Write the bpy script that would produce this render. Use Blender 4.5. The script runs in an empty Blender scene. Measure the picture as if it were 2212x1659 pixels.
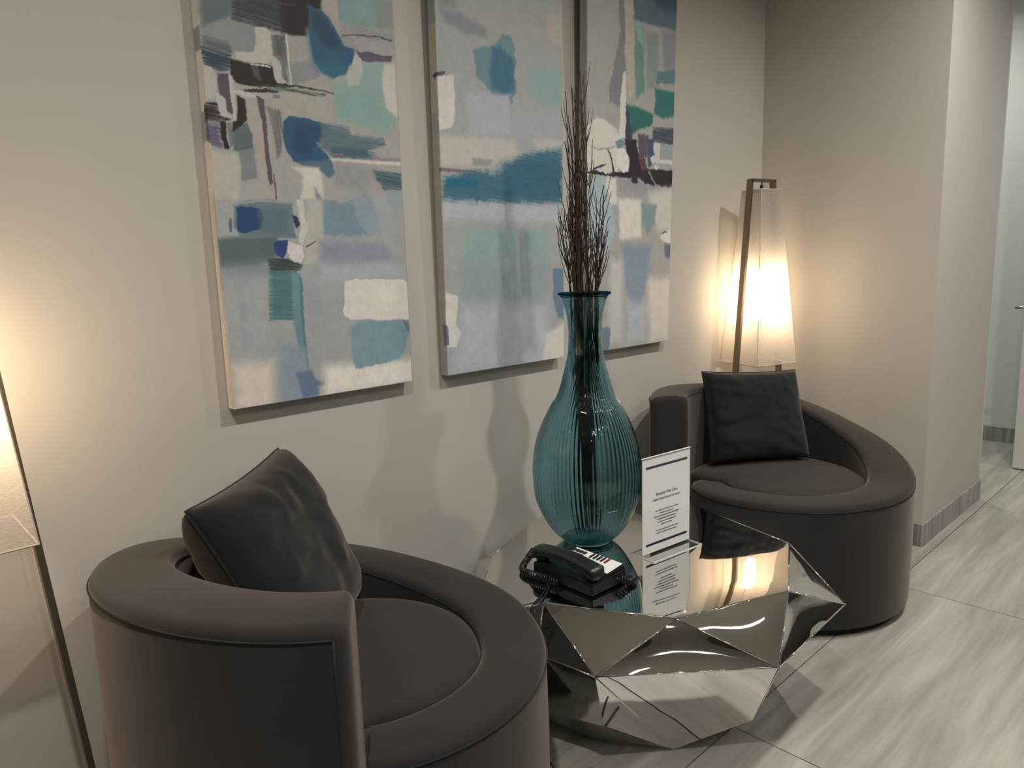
import bpy, bmesh, math, random, json
import numpy as np
from mathutils import Vector, Matrix

S = bpy.context.scene
COL = S.collection
PI = math.pi
# ------------------------------------------------------------------ camera
cam_d = bpy.data.cameras.new('camera'); cam = bpy.data.objects.new('camera', cam_d); COL.objects.link(cam)
S.camera = cam
RB = [[0.7208999892653262, -0.6923488183948536, -0.030924410172265118],
      [-0.1328047609090485, -0.09421153157355824, -0.9866544900817381],
      [0.6801956343267301, 0.715386120207692, -0.1598643113926388]]
r_, d_, f_ = (Vector(v) for v in RB)
M = Matrix.Identity(4)
for i in range(3):
    M[i][0] = r_[i]; M[i][1] = -d_[i]; M[i][2] = -f_[i]
M.translation = (0, 0, 1.26)
cam.matrix_world = M
cam_d.sensor_fit = 'HORIZONTAL'; cam_d.sensor_width = 36.0; cam_d.lens = 1567.486 / 2212 * 36
cam_d.clip_start = 0.02; cam_d.clip_end = 60
# ------------------------------------------------------------------ world, exposure
w = bpy.data.worlds.new('world'); S.world = w; w.use_nodes = True
w.node_tree.nodes['Background'].inputs[0].default_value = (0.9, 0.95, 1.0, 1)
w.node_tree.nodes['Background'].inputs[1].default_value = 0.0
S.view_settings.view_transform = 'Standard'; S.view_settings.look = 'None'
S.view_settings.gamma = 1; S.view_settings.use_curve_mapping = False
S.view_settings.exposure = 0.0
cy = S.cycles
cy.max_bounces = 14; cy.diffuse_bounces = 5; cy.glossy_bounces = 8; cy.transmission_bounces = 12
cy.transparent_max_bounces = 16; cy.sample_clamp_indirect = 4.0; cy.blur_glossy = 0.3
cy.use_denoising = True

ZC = 2.84            # ceiling height
WY = 1.745           # painted wall
XR = 3.346           # side wall of the niche
NEUTRAL = (1.0, 0.955, 0.885)
WARM = (1.0, 0.68, 0.38)
COOL = (0.97, 1.0, 0.93)
LAMP_W = 72.0

def disk_light(name, loc, power, color, size=0.09, spread=150):
    l = bpy.data.lights.new(name, 'AREA'); l.shape = 'DISK'; l.size = size
    l.energy = power; l.color = color; l.spread = math.radians(spread)
    o = bpy.data.objects.new(name, l); COL.objects.link(o); o.location = loc
    return o

DOWN = [(0.05, 0.2), (1.60, 0.2), (3.02, 0.2)]          # the row in front of the paintings
ROOM = [(-1.5, -1.4), (4.4, -1.4), (-1.5, 0.2), (0.4, -3.2), (2.6, -3.2)]
LINEAR = [(0.2, -1.5, 0.0), (2.6, -1.1, 0.0)]          # slim linear lights in the hall behind the viewer
for x, y in DOWN: disk_light('downlight_lamp', (x, y, ZC - 0.035), 22, NEUTRAL, spread=150)
for x, y in ROOM: disk_light('downlight_lamp', (x, y, ZC - 0.035), 3.2, NEUTRAL)
for x, y, rz in LINEAR:
    l = bpy.data.lights.new('linear_lamp', 'AREA'); l.shape = 'RECTANGLE'; l.size = 1.2; l.size_y = 0.07; l.energy = 9; l.color = (1.0, .98, .95)
    o = bpy.data.objects.new('linear_lamp', l); COL.objects.link(o); o.location = (x, y, ZC - 0.045); o.rotation_euler = (0, 0, rz)
disk_light('corridor_lamp', (4.95, 1.75, ZC - 0.035), 16, COOL, 0.16, 170)
disk_light('corridor_lamp', (4.75, -0.1, ZC - 0.035), 9, (0.9, 0.97, 1.0), 0.16, 150)

# ------------------------------------------------------------------ helpers
def lin(c): return tuple(((v / 255) / 12.92 if v / 255 <= 0.04045 else ((v / 255 + 0.055) / 1.055) ** 2.4) for v in c)

def mat(name, base=(0.5, 0.5, 0.5), rough=0.5, metal=0.0, spec=0.5, **kw):
    m = bpy.data.materials.new(name); m.use_nodes = True
    b = m.node_tree.nodes['Principled BSDF']
    b.inputs['Base Color'].default_value = (*base, 1)
    b.inputs['Roughness'].default_value = rough; b.inputs['Metallic'].default_value = metal
    b.inputs['Specular IOR Level'].default_value = spec
    for k, v in kw.items(): b.inputs[k].default_value = v
    return m

def nd(m, t, **kw):
    n = m.node_tree.nodes.new(t)
    for k, v in kw.items():
        if k in n.inputs.keys(): n.inputs[k].default_value = v
        else: setattr(n, k, v)
    return n

def lk(m, a, b): m.node_tree.links.new(a, b)
def bsdf(m): return m.node_tree.nodes['Principled BSDF']

def add_bump(m, scale, strength, dist=0.001, detail=4, stretch=None):
    tc = nd(m, 'ShaderNodeTexCoord'); mp = nd(m, 'ShaderNodeMapping')
    if stretch: mp.inputs['Scale'].default_value = stretch
    n = nd(m, 'ShaderNodeTexNoise', Scale=scale, Detail=detail)
    b = nd(m, 'ShaderNodeBump', Strength=strength, Distance=dist)
    lk(m, tc.outputs['Object'], mp.inputs['Vector']); lk(m, mp.outputs[0], n.inputs['Vector'])
    lk(m, n.outputs['Fac'], b.inputs['Height']); lk(m, b.outputs[0], bsdf(m).inputs['Normal'])
    return n

def add_mottle(m, scale, c1, c2, detail=5, stretch=None, lo=0.35, hi=0.65, coord='Object'):
    tc = nd(m, 'ShaderNodeTexCoord'); mp = nd(m, 'ShaderNodeMapping')
    if stretch: mp.inputs['Scale'].default_value = stretch
    n = nd(m, 'ShaderNodeTexNoise', Scale=scale, Detail=detail)
    r = nd(m, 'ShaderNodeValToRGB')
    r.color_ramp.elements[0].position = lo; r.color_ramp.elements[0].color = (*c1, 1)
    r.color_ramp.elements[1].position = hi; r.color_ramp.elements[1].color = (*c2, 1)
    lk(m, tc.outputs[coord], mp.inputs['Vector']); lk(m, mp.outputs[0], n.inputs['Vector'])
    lk(m, n.outputs['Fac'], r.inputs[0]); lk(m, r.outputs[0], bsdf(m).inputs['Base Color'])
    return r

def obj(name, mesh_or_bm, m=None, parent=None, smooth=False, angle=None):
    if isinstance(mesh_or_bm, bmesh.types.BMesh):
        me = bpy.data.meshes.new(name)
        bmesh.ops.recalc_face_normals(mesh_or_bm, faces=mesh_or_bm.faces)
        mesh_or_bm.to_mesh(me); mesh_or_bm.free()
    else: me = mesh_or_bm
    if m is not None: me.materials.append(m)
    if smooth or angle is not None:
        for p in me.polygons: p.use_smooth = True
        if angle is not None:
            me.set_sharp_from_angle(angle=math.radians(angle))
    o = bpy.data.objects.new(name, me); COL.objects.link(o)
    if parent is not None: o.parent = parent
    return o

def thing(name, label, cat, loc=(0, 0, 0), rz=0.0, group=None):
    o = bpy.data.objects.new(name, None); COL.objects.link(o); o.empty_display_size = 0.1
    o.location = loc; o.rotation_euler = (0, 0, rz)
    return tag(o, label, cat, group)

def tag(o, label, cat, group=None, kind=None):
    o['label'] = label; o['category'] = cat
    if group: o['group'] = group
    if kind: o['kind'] = kind
    return o

def struct(name, bm, m, **k):
    o = obj(name, bm, m, **k); o['kind'] = 'structure'; return o

def box(bm, x0, x1, y0, y1, z0, z1, bev=0.0, seg=2):
    r = bmesh.ops.create_cube(bm, size=1.0)
    vs = r['verts']
    for v in vs:
        v.co = Vector(((x0 + x1) / 2 + v.co.x * (x1 - x0), (y0 + y1) / 2 + v.co.y * (y1 - y0), (z0 + z1) / 2 + v.co.z * (z1 - z0)))
    if bev:
        es = list({e for v in vs for e in v.link_edges})
        bmesh.ops.bevel(bm, geom=es, offset=bev, segments=seg, profile=0.5, affect='EDGES')
    return bm

def boxbm(*a, **k): return box(bmesh.new(), *a, **k)

def lathe(prof, n=48, rib=None, bm=None, close=False):
    """prof = [(r, z)], rib(theta, z, r) -> added radius"""
    bm = bm or bmesh.new(); rings = []
    for r, z in prof:
        ring = []
        for i in range(n):
            t = 2 * PI * i / n
            rr = r + (rib(t, z, r) if rib else 0)
            ring.append(bm.verts.new((rr * math.cos(t), rr * math.sin(t), z)))
        rings.append(ring)
    for a, b in zip(rings, rings[1:]):
        for i in range(n):
            j = (i + 1) % n
            bm.faces.new((a[i], a[j], b[j], b[i]))
    if close:
        bm.faces.new(rings[0]); bm.faces.new(rings[-1])
    return bm

def tube(bm, pts, rad, n=8, cap=True):
    pts = [Vector(p) for p in pts]
    rads = rad if isinstance(rad, (list, tuple)) else [rad] * len(pts)
    t = (pts[1] - pts[0]).normalized()
    up = Vector((0, 0, 1)) if abs(t.z) < 0.9 else Vector((1, 0, 0))
    u = t.cross(up).normalized(); rings = []
    for i, p in enumerate(pts):
        if i == 0: t = pts[1] - p
        elif i == len(pts) - 1: t = p - pts[i - 1]
        else: t = pts[i + 1] - pts[i - 1]
        t.normalize(); u = (u - t * u.dot(t)).normalized(); v = t.cross(u)
        rings.append([bm.verts.new(p + (u * math.cos(2 * PI * k / n) + v * math.sin(2 * PI * k / n)) * rads[i]) for k in range(n)])
    for a, b in zip(rings, rings[1:]):
        for k in range(n): bm.faces.new((a[k], a[(k + 1) % n], b[(k + 1) % n], b[k]))
    if cap: bm.faces.new(rings[0]); bm.faces.new(rings[-1])
    return bm

def catmull(s, k):
    n = len(k) - 1; x = min(max(s * n, -0.8), n + 0.8); i = int(min(max(math.floor(x), 0), n - 1)); t = x - i
    kk = [2 * k[0] - k[1]] + list(k) + [2 * k[-1] - k[-2]]
    a, b, c, d = kk[i:i + 4]
    return .5 * (2 * b + (c - a) * t + (2 * a - 5 * b + 4 * c - d) * t * t + (3 * b - a - 3 * c + d) * t ** 3)

def spline(P, n=12):
    """Catmull-Rom through 3-D points"""
    P = [Vector(p) for p in P]; P = [2 * P[0] - P[1]] + P + [2 * P[-1] - P[-2]]; out = []
    for i in range(1, len(P) - 2):
        a, b, c, d = P[i - 1:i + 3]
        for q in range(n):
            t = q / n
            out.append(.5 * (2 * b + (c - a) * t + (2 * a - 5 * b + 4 * c - d) * t * t + (3 * b - a - 3 * c + d) * t ** 3))
    out.append(P[-2]); return out

# ------------------------------------------------------------------ materials
WALL = (0.50, 0.475, 0.43)
m_wall = mat('wall_paint', WALL, 0.62, spec=0.3); add_bump(m_wall, 180, 0.25, 0.0006, 3)
m_wall2 = mat('corridor_paint', (0.60, 0.61, 0.57), 0.6, spec=0.3); add_bump(m_wall2, 180, 0.2, 0.0006, 3)
m_ceil = mat('ceiling_paint', (0.62, 0.60, 0.56), 0.8)
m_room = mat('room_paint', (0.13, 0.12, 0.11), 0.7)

def tile_material():
    m = mat('porcelain_tile', (0.4, 0.38, 0.35), 0.22, spec=0.45)
    tc = nd(m, 'ShaderNodeTexCoord')
    # every tile shifts the veining a little
    sx = nd(m, 'ShaderNodeSeparateXYZ'); lk(m, tc.outputs['Object'], sx.inputs[0])
    def idx(sock, off, size):
        a = nd(m, 'ShaderNodeMath', operation='SUBTRACT'); a.inputs[1].default_value = off; lk(m, sock, a.inputs[0])
        b = nd(m, 'ShaderNodeMath', operation='DIVIDE'); b.inputs[1].default_value = size; lk(m, a.outputs[0], b.inputs[0])
        c = nd(m, 'ShaderNodeMath', operation='FLOOR'); lk(m, b.outputs[0], c.inputs[0]); return c
    ix = idx(sx.outputs[0], 1.661, 1.2145); iy = idx(sx.outputs[1], 0.914, 0.61)
    cb = nd(m, 'ShaderNodeCombineXYZ')
    for s_, k in ((ix, 0), (iy, 1)):
        q = nd(m, 'ShaderNodeMath', operation='MULTIPLY'); q.inputs[1].default_value = 3.37 + k * 1.9
        lk(m, s_.outputs[0], q.inputs[0]); lk(m, q.outputs[0], cb.inputs[k])
    ad = nd(m, 'ShaderNodeVectorMath', operation='ADD'); lk(m, tc.outputs['Object'], ad.inputs[0]); lk(m, cb.outputs[0], ad.inputs[1])
    mp = nd(m, 'ShaderNodeMapping'); mp.inputs['Rotation'].default_value = (0, 0, math.radians(-14)); mp.inputs['Scale'].default_value = (0.55, 4.2, 1)
    lk(m, ad.outputs[0], mp.inputs['Vector'])
    n1 = nd(m, 'ShaderNodeTexNoise', Scale=2.2, Detail=6, Roughness=0.55, Distortion=0.7); lk(m, mp.outputs[0], n1.inputs['Vector'])
    mp2 = nd(m, 'ShaderNodeMapping'); mp2.inputs['Rotation'].default_value = (0, 0, math.radians(-8)); mp2.inputs['Scale'].default_value = (0.8, 9, 1)
    lk(m, ad.outputs[0], mp2.inputs['Vector'])
    n2 = nd(m, 'ShaderNodeTexNoise', Scale=2.0, Detail=4, Roughness=0.6, Distortion=1.2); lk(m, mp2.outputs[0], n2.inputs['Vector'])
    r = nd(m, 'ShaderNodeValToRGB'); e = r.color_ramp.elements
    e[0].position = 0.30; e[0].color = (0.235, 0.215, 0.19, 1); e[1].position = 0.72; e[1].color = (0.50, 0.465, 0.42, 1)
    x = r.color_ramp.elements.new(0.5); x.color = (0.34, 0.32, 0.288, 1)
    mx = nd(m, 'ShaderNodeMix', data_type='FLOAT'); mx.inputs['Factor'].default_value = 0.4
    lk(m, n1.outputs['Fac'], mx.inputs['A']); lk(m, n2.outputs['Fac'], mx.inputs['B'])
    lk(m, mx.outputs['Result'], r.inputs[0]); lk(m, r.outputs[0], bsdf(m).inputs['Base Color'])
    return m
m_tile = tile_material()
m_grout = mat('grout', (0.035, 0.028, 0.022), 0.9)
m_base = mat('baseboard_tile', (0.3, 0.28, 0.25), 0.35)
add_mottle(m_base, 3.0, (0.20, 0.185, 0.165), (0.38, 0.36, 0.33), stretch=(9, 9, 0.5))

def fabric(name, c, scale=900):
    m = mat(name, c, 0.9, spec=0.2)
    b = bsdf(m); b.inputs['Sheen Weight'].default_value = 0.24; b.inputs['Sheen Roughness'].default_value = 0.45; b.inputs['Sheen Tint'].default_value = (1.0, 0.86, 0.8, 1)
    tc = nd(m, 'ShaderNodeTexCoord')
    n = nd(m, 'ShaderNodeTexNoise', Scale=scale, Detail=2); n2 = nd(m, 'ShaderNodeTexNoise', Scale=7, Detail=5)
    lk(m, tc.outputs['Object'], n.inputs['Vector']); lk(m, tc.outputs['Object'], n2.inputs['Vector'])
    bp = nd(m, 'ShaderNodeBump', Strength=0.35, Distance=0.0006); lk(m, n.outputs['Fac'], bp.inputs['Height'])
    bp2 = nd(m, 'ShaderNodeBump', Strength=0.25, Distance=0.006); lk(m, n2.outputs['Fac'], bp2.inputs['Height'])
    lk(m, bp2.outputs[0], bp.inputs['Normal']); lk(m, bp.outputs[0], b.inputs['Normal'])
    r = nd(m, 'ShaderNodeValToRGB'); e = r.color_ramp.elements
    e[0].position = 0.3; e[0].color = (*[v * 0.86 for v in c], 1); e[1].position = 0.7; e[1].color = (*[v * 1.12 for v in c], 1)
    lk(m, n2.outputs['Fac'], r.inputs[0]); lk(m, r.outputs[0], b.inputs['Base Color'])
    return m
m_fab = fabric('charcoal_upholstery', (0.024, 0.021, 0.020))
m_pil = fabric('charcoal_cushion_cloth', (0.014, 0.014, 0.0145))
m_seam = mat('seam_thread', (0.014, 0.012, 0.011), 0.9)
m_toe = mat('black_plinth', (0.008, 0.008, 0.008), 0.7)

m_chrome = mat('polished_steel', (0.78, 0.765, 0.74), 0.025, 1.0)
def wobble(m, scale, strength, dist):
    tc = nd(m, 'ShaderNodeTexCoord'); n = nd(m, 'ShaderNodeTexNoise', Scale=scale, Detail=1.0)
    b = nd(m, 'ShaderNodeBump', Strength=strength, Distance=dist)
    lk(m, tc.outputs['Object'], n.inputs['Vector']); lk(m, n.outputs['Fac'], b.inputs['Height']); lk(m, b.outputs[0], bsdf(m).inputs['Normal'])
m_top = mat('mirror_polished_top', (0.72, 0.70, 0.67), 0.02, 1.0)
wobble(m_top, 5.0, 0.3, 0.004)
wobble(m_chrome, 5.0, 0.5, 0.008)

m_bronze = mat('brushed_bronze', (0.20, 0.165, 0.125), 0.38, 0.85)
m_black = mat('black_plastic', (0.012, 0.012, 0.013), 0.32)
m_key = mat('dark_key', (0.02, 0.02, 0.022), 0.4)
m_white = mat('white_print', (0.75, 0.74, 0.72), 0.5)
m_navy = mat('navy_print', (0.008, 0.012, 0.05), 0.6)
m_ink = mat('grey_ink', (0.05, 0.05, 0.06), 0.7)
m_red = mat('dark_red_print', (0.22, 0.01, 0.02), 0.5)
m_twig = mat('dark_twig_bark', (0.035, 0.018, 0.012), 0.7); add_bump(m_twig, 300, 0.5, 0.0006)
m_nickel = mat('satin_nickel', (0.45, 0.44, 0.42), 0.3, 1.0)
m_fix = mat('white_fixture_trim', (0.75, 0.75, 0.73), 0.4)
m_wood = mat('pine_stretcher', (0.45, 0.33, 0.2), 0.7)

def glass(name, col, ior=1.45, rough=0.0):
    m = bpy.data.materials.new(name); m.use_nodes = True; nt = m.node_tree
    nt.nodes.remove(nt.nodes['Principled BSDF'])
    g = nt.nodes.new('ShaderNodeBsdfGlass'); g.inputs['Color'].default_value = (*col, 1); g.inputs['IOR'].default_value = ior; g.inputs['Roughness'].default_value = rough
    nt.links.new(g.outputs[0], nt.nodes['Material Output'].inputs['Surface']); return m
m_teal = glass('teal_blown_glass', (0.69, 0.835, 0.87))
m_tealrim = glass('dark_teal_rim_glass', (0.10, 0.28, 0.34))
def clear_sheet(name):
    m = bpy.data.materials.new(name); m.use_nodes = True; nt = m.node_tree
    nt.nodes.remove(nt.nodes['Principled BSDF'])
    t = nt.nodes.new('ShaderNodeBsdfTransparent'); t.inputs[0].default_value = (.985, .99, .99, 1)
    g = nt.nodes.new('ShaderNodeBsdfGlossy'); g.inputs['Roughness'].default_value = .02
    mx = nt.nodes.new('ShaderNodeMixShader'); mx.inputs[0].default_value = .06
    nt.links.new(t.outputs[0], mx.inputs[1]); nt.links.new(g.outputs[0], mx.inputs[2])
    nt.links.new(mx.outputs[0], nt.nodes['Material Output'].inputs['Surface']); return m
m_acryl = clear_sheet('clear_acrylic')

def emit(name, col, s):
    m = bpy.data.materials.new(name); m.use_nodes = True; nt = m.node_tree
    nt.nodes.remove(nt.nodes['Principled BSDF'])
    g = nt.nodes.new('ShaderNodeEmission'); g.inputs[0].default_value = (*col, 1); g.inputs[1].default_value = s
    nt.links.new(g.outputs[0], nt.nodes['Material Output'].inputs['Surface']); return m
m_lens = emit('lit_downlight_lens', NEUTRAL, 12)
m_bulb = emit('lit_bulb', (1.0, 0.74, 0.46), LAMP_W)

def shade_material():
    m = bpy.data.materials.new('white_linen_shade'); m.use_nodes = True; nt = m.node_tree
    nt.nodes.remove(nt.nodes['Principled BSDF'])
    tc = nt.nodes.new('ShaderNodeTexCoord'); mp = nt.nodes.new('ShaderNodeMapping'); mp.inputs['Scale'].default_value = (1, 1, 6)
    no = nt.nodes.new('ShaderNodeTexNoise'); no.inputs['Scale'].default_value = 120; no.inputs['Detail'].default_value = 4
    nt.links.new(tc.outputs['Object'], mp.inputs[0]); nt.links.new(mp.outputs[0], no.inputs['Vector'])
    r = nt.nodes.new('ShaderNodeValToRGB'); r.color_ramp.elements[0].position = 0.3; r.color_ramp.elements[0].color = (0.44, 0.41, 0.385, 1)
    r.color_ramp.elements[1].position = 0.7; r.color_ramp.elements[1].color = (0.60, 0.575, 0.55, 1)
    nt.links.new(no.outputs['Fac'], r.inputs[0])
    tl = nt.nodes.new('ShaderNodeBsdfTranslucent'); df = nt.nodes.new('ShaderNodeBsdfDiffuse'); tr = nt.nodes.new('ShaderNodeBsdfTransparent')
    nt.links.new(r.outputs[0], tl.inputs[0]); nt.links.new(r.outputs[0], df.inputs[0])
    m1 = nt.nodes.new('ShaderNodeMixShader'); m1.inputs[0].default_value = 0.5
    nt.links.new(tl.outputs[0], m1.inputs[1]); nt.links.new(df.outputs[0], m1.inputs[2])
    m2 = nt.nodes.new('ShaderNodeMixShader'); m2.inputs[0].default_value = 0.30
    nt.links.new(m1.outputs[0], m2.inputs[1]); nt.links.new(tr.outputs[0], m2.inputs[2])
    nt.links.new(m2.outputs[0], nt.nodes['Material Output'].inputs['Surface']); return m
m_shade = shade_material()
m_trim = mat('shade_seam_tape', (0.55, 0.47, 0.38), 0.8)

# ================================================================== the room
XL, YN = -3.0, -4.6          # far left wall, wall behind the camera
XF = 5.62                    # wall beyond the recess
GX0, GY0, TX, TY = 1.661, 0.914, 1.2145, 0.61
bm = bmesh.new()
box(bm, XL - .1, 7.0, YN - .1, 3.2, -0.06, -0.004)
me_floor = bm
floor_bm = bmesh.new()
box(floor_bm, XL - .1, 7.0, YN - .1, 3.2, -0.06, -0.003)
for f in floor_bm.faces: f.material_index = 1
def tile(x0, x1, y0, y1):
    g = 0.0016
    a = len(floor_bm.faces)
    vs = [floor_bm.verts.new(p) for p in ((x0 + g, y0 + g, 0), (x1 - g, y0 + g, 0), (x1 - g, y1 - g, 0), (x0 + g, y1 - g, 0))]
    lo = [floor_bm.verts.new((v.co.x, v.co.y, -0.003)) for v in vs]
    floor_bm.faces.new(vs)
    for i in range(4): floor_bm.faces.new((vs[i], lo[i], lo[(i + 1) % 4], vs[(i + 1) % 4]))
bm.free()
i0 = int(math.floor((XL - GX0) / TX))
for i in range(i0, 5):
    for j in range(-9, 4):
        x0 = GX0 + i * TX; y0 = GY0 + j * TY
        if j < -1 or x0 > 6.9 or x0 + TX < XL: pass
        tile(x0, x0 + TX, y0, y0 + TY)
fl = struct('floor', floor_bm, m_tile); fl.data.materials.append(m_grout)
for p in fl.data.polygons:
    if p.material_index == 1: pass

T = 0.12
struct('wall_back', boxbm(XL - T, XR + T, WY, WY + T, 0, ZC), m_wall)
# niche side wall: its end is the pillar that faces the room
struct('wall_right', boxbm(XR, 4.213, 0.966, WY, 0, ZC), m_wall)
struct('wall_recess', boxbm(4.213 - 0.0, 4.213 + .02, 0.966, 3.1, 0, ZC), m_wall2)
struct('wall_far', boxbm(XF, XF + T, -1.2, 3.1, 0, ZC), m_wall2)
struct('wall_recess_back', boxbm(4.233, XF, 3.0, 3.0 + T, 0, ZC), m_wall2)
struct('wall_left', boxbm(XL - T, XL, YN, WY, 0, ZC), m_room)
struct('wall_front', boxbm(XL - T, 7.0, YN - T, YN, 0, ZC), m_room)
struct('wall_corridor', boxbm(XF + .9, XF + .9 + T, YN, 0.2, 0, ZC), m_room)
struct('ceiling', boxbm(XL - T, 7.0, YN - T, 3.2, ZC, ZC + 0.1), m_ceil)

BH = 0.101; BT = 0.011
struct('baseboard_pillar', boxbm(XR - BT, 4.213 + BT, 0.966 - BT, 0.966 - .0005, 0, BH, 0.0012, 1), m_base)
struct('baseboard_right', boxbm(XR - BT, XR - .0005, 0.966, WY - BT - .001, 0, BH, 0.0012, 1), m_base)
struct('baseboard_back', boxbm(XL, XR - .001, WY - BT, WY - .0005, 0, BH, 0.0012, 1), m_base)
struct('baseboard_far', boxbm(XF - BT, XF - .0005, -1.2, 3.0, 0, BH, 0.0012, 1), m_base)

# door at the right edge of the view
door = thing('door', 'white door leaf with a satin lever handle at the right edge, beyond the pillar', 'door', (4.93, 0.9, 0))
door.name = 'door_1'; door['kind'] = 'structure'
o = obj('door_leaf', boxbm(0, 0.045, -0.86, 0.066, 0.008, 2.10, 0.002, 1), mat('door_paint', (0.62, 0.61, 0.57), 0.45), door)
bm = boxbm(-0.006, 0.0, 0.022, 0.058, 0.87, 1.03, 0.001, 1)
o = obj('lever_plate', bm, m_nickel, door)
bm = bmesh.new(); tube(bm, [(0, .04, .945), (-.045, .04, .945), (-.055, .046, .945), (-.058, .06, .945), (-.058, .10, .945)], 0.008, 10)
obj('lever_handle', bm, m_nickel, door, smooth=True)

# ceiling downlights
def downlight(x, y, label, grp):
    t = thing('ceiling_downlight', label, 'light', (x, y, ZC), 0, grp)
    obj('trim_ring', lathe([(0.062, -0.001), (0.062, -0.006), (0.050, -0.010), (0.046, -0.004), (0.046, 0.02)], 32), m_fix, t, smooth=True)
    bm = bmesh.new(); bmesh.ops.create_circle(bm, cap_ends=True, radius=0.045, segments=32)
    for v in bm.verts: v.co.z = -0.003
    obj('lens', bm, m_lens, t)
    return t
for x, y in DOWN: downlight(x, y, 'small round recessed downlight in the row in front of the paintings', 'recessed downlights in front of the paintings')
for x, y in ROOM: downlight(x, y, 'small round recessed downlight in the ceiling behind the viewer', 'recessed downlights behind the viewer')

for x, y, rz in LINEAR:
    t = thing('linear_ceiling_light', 'slim linear ceiling light in the hall behind the viewer, ' + ('nearer the left' if x < 1 else 'nearer the right'), 'light', (x, y, ZC), rz, 'linear ceiling lights')
    obj('housing', boxbm(-.62, .62, -.045, .045, -.03, -.0005, .002, 1), m_fix, t)
    obj('diffuser', boxbm(-.60, .60, -.036, .036, -.034, -.0301), m_lens, t)
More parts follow.
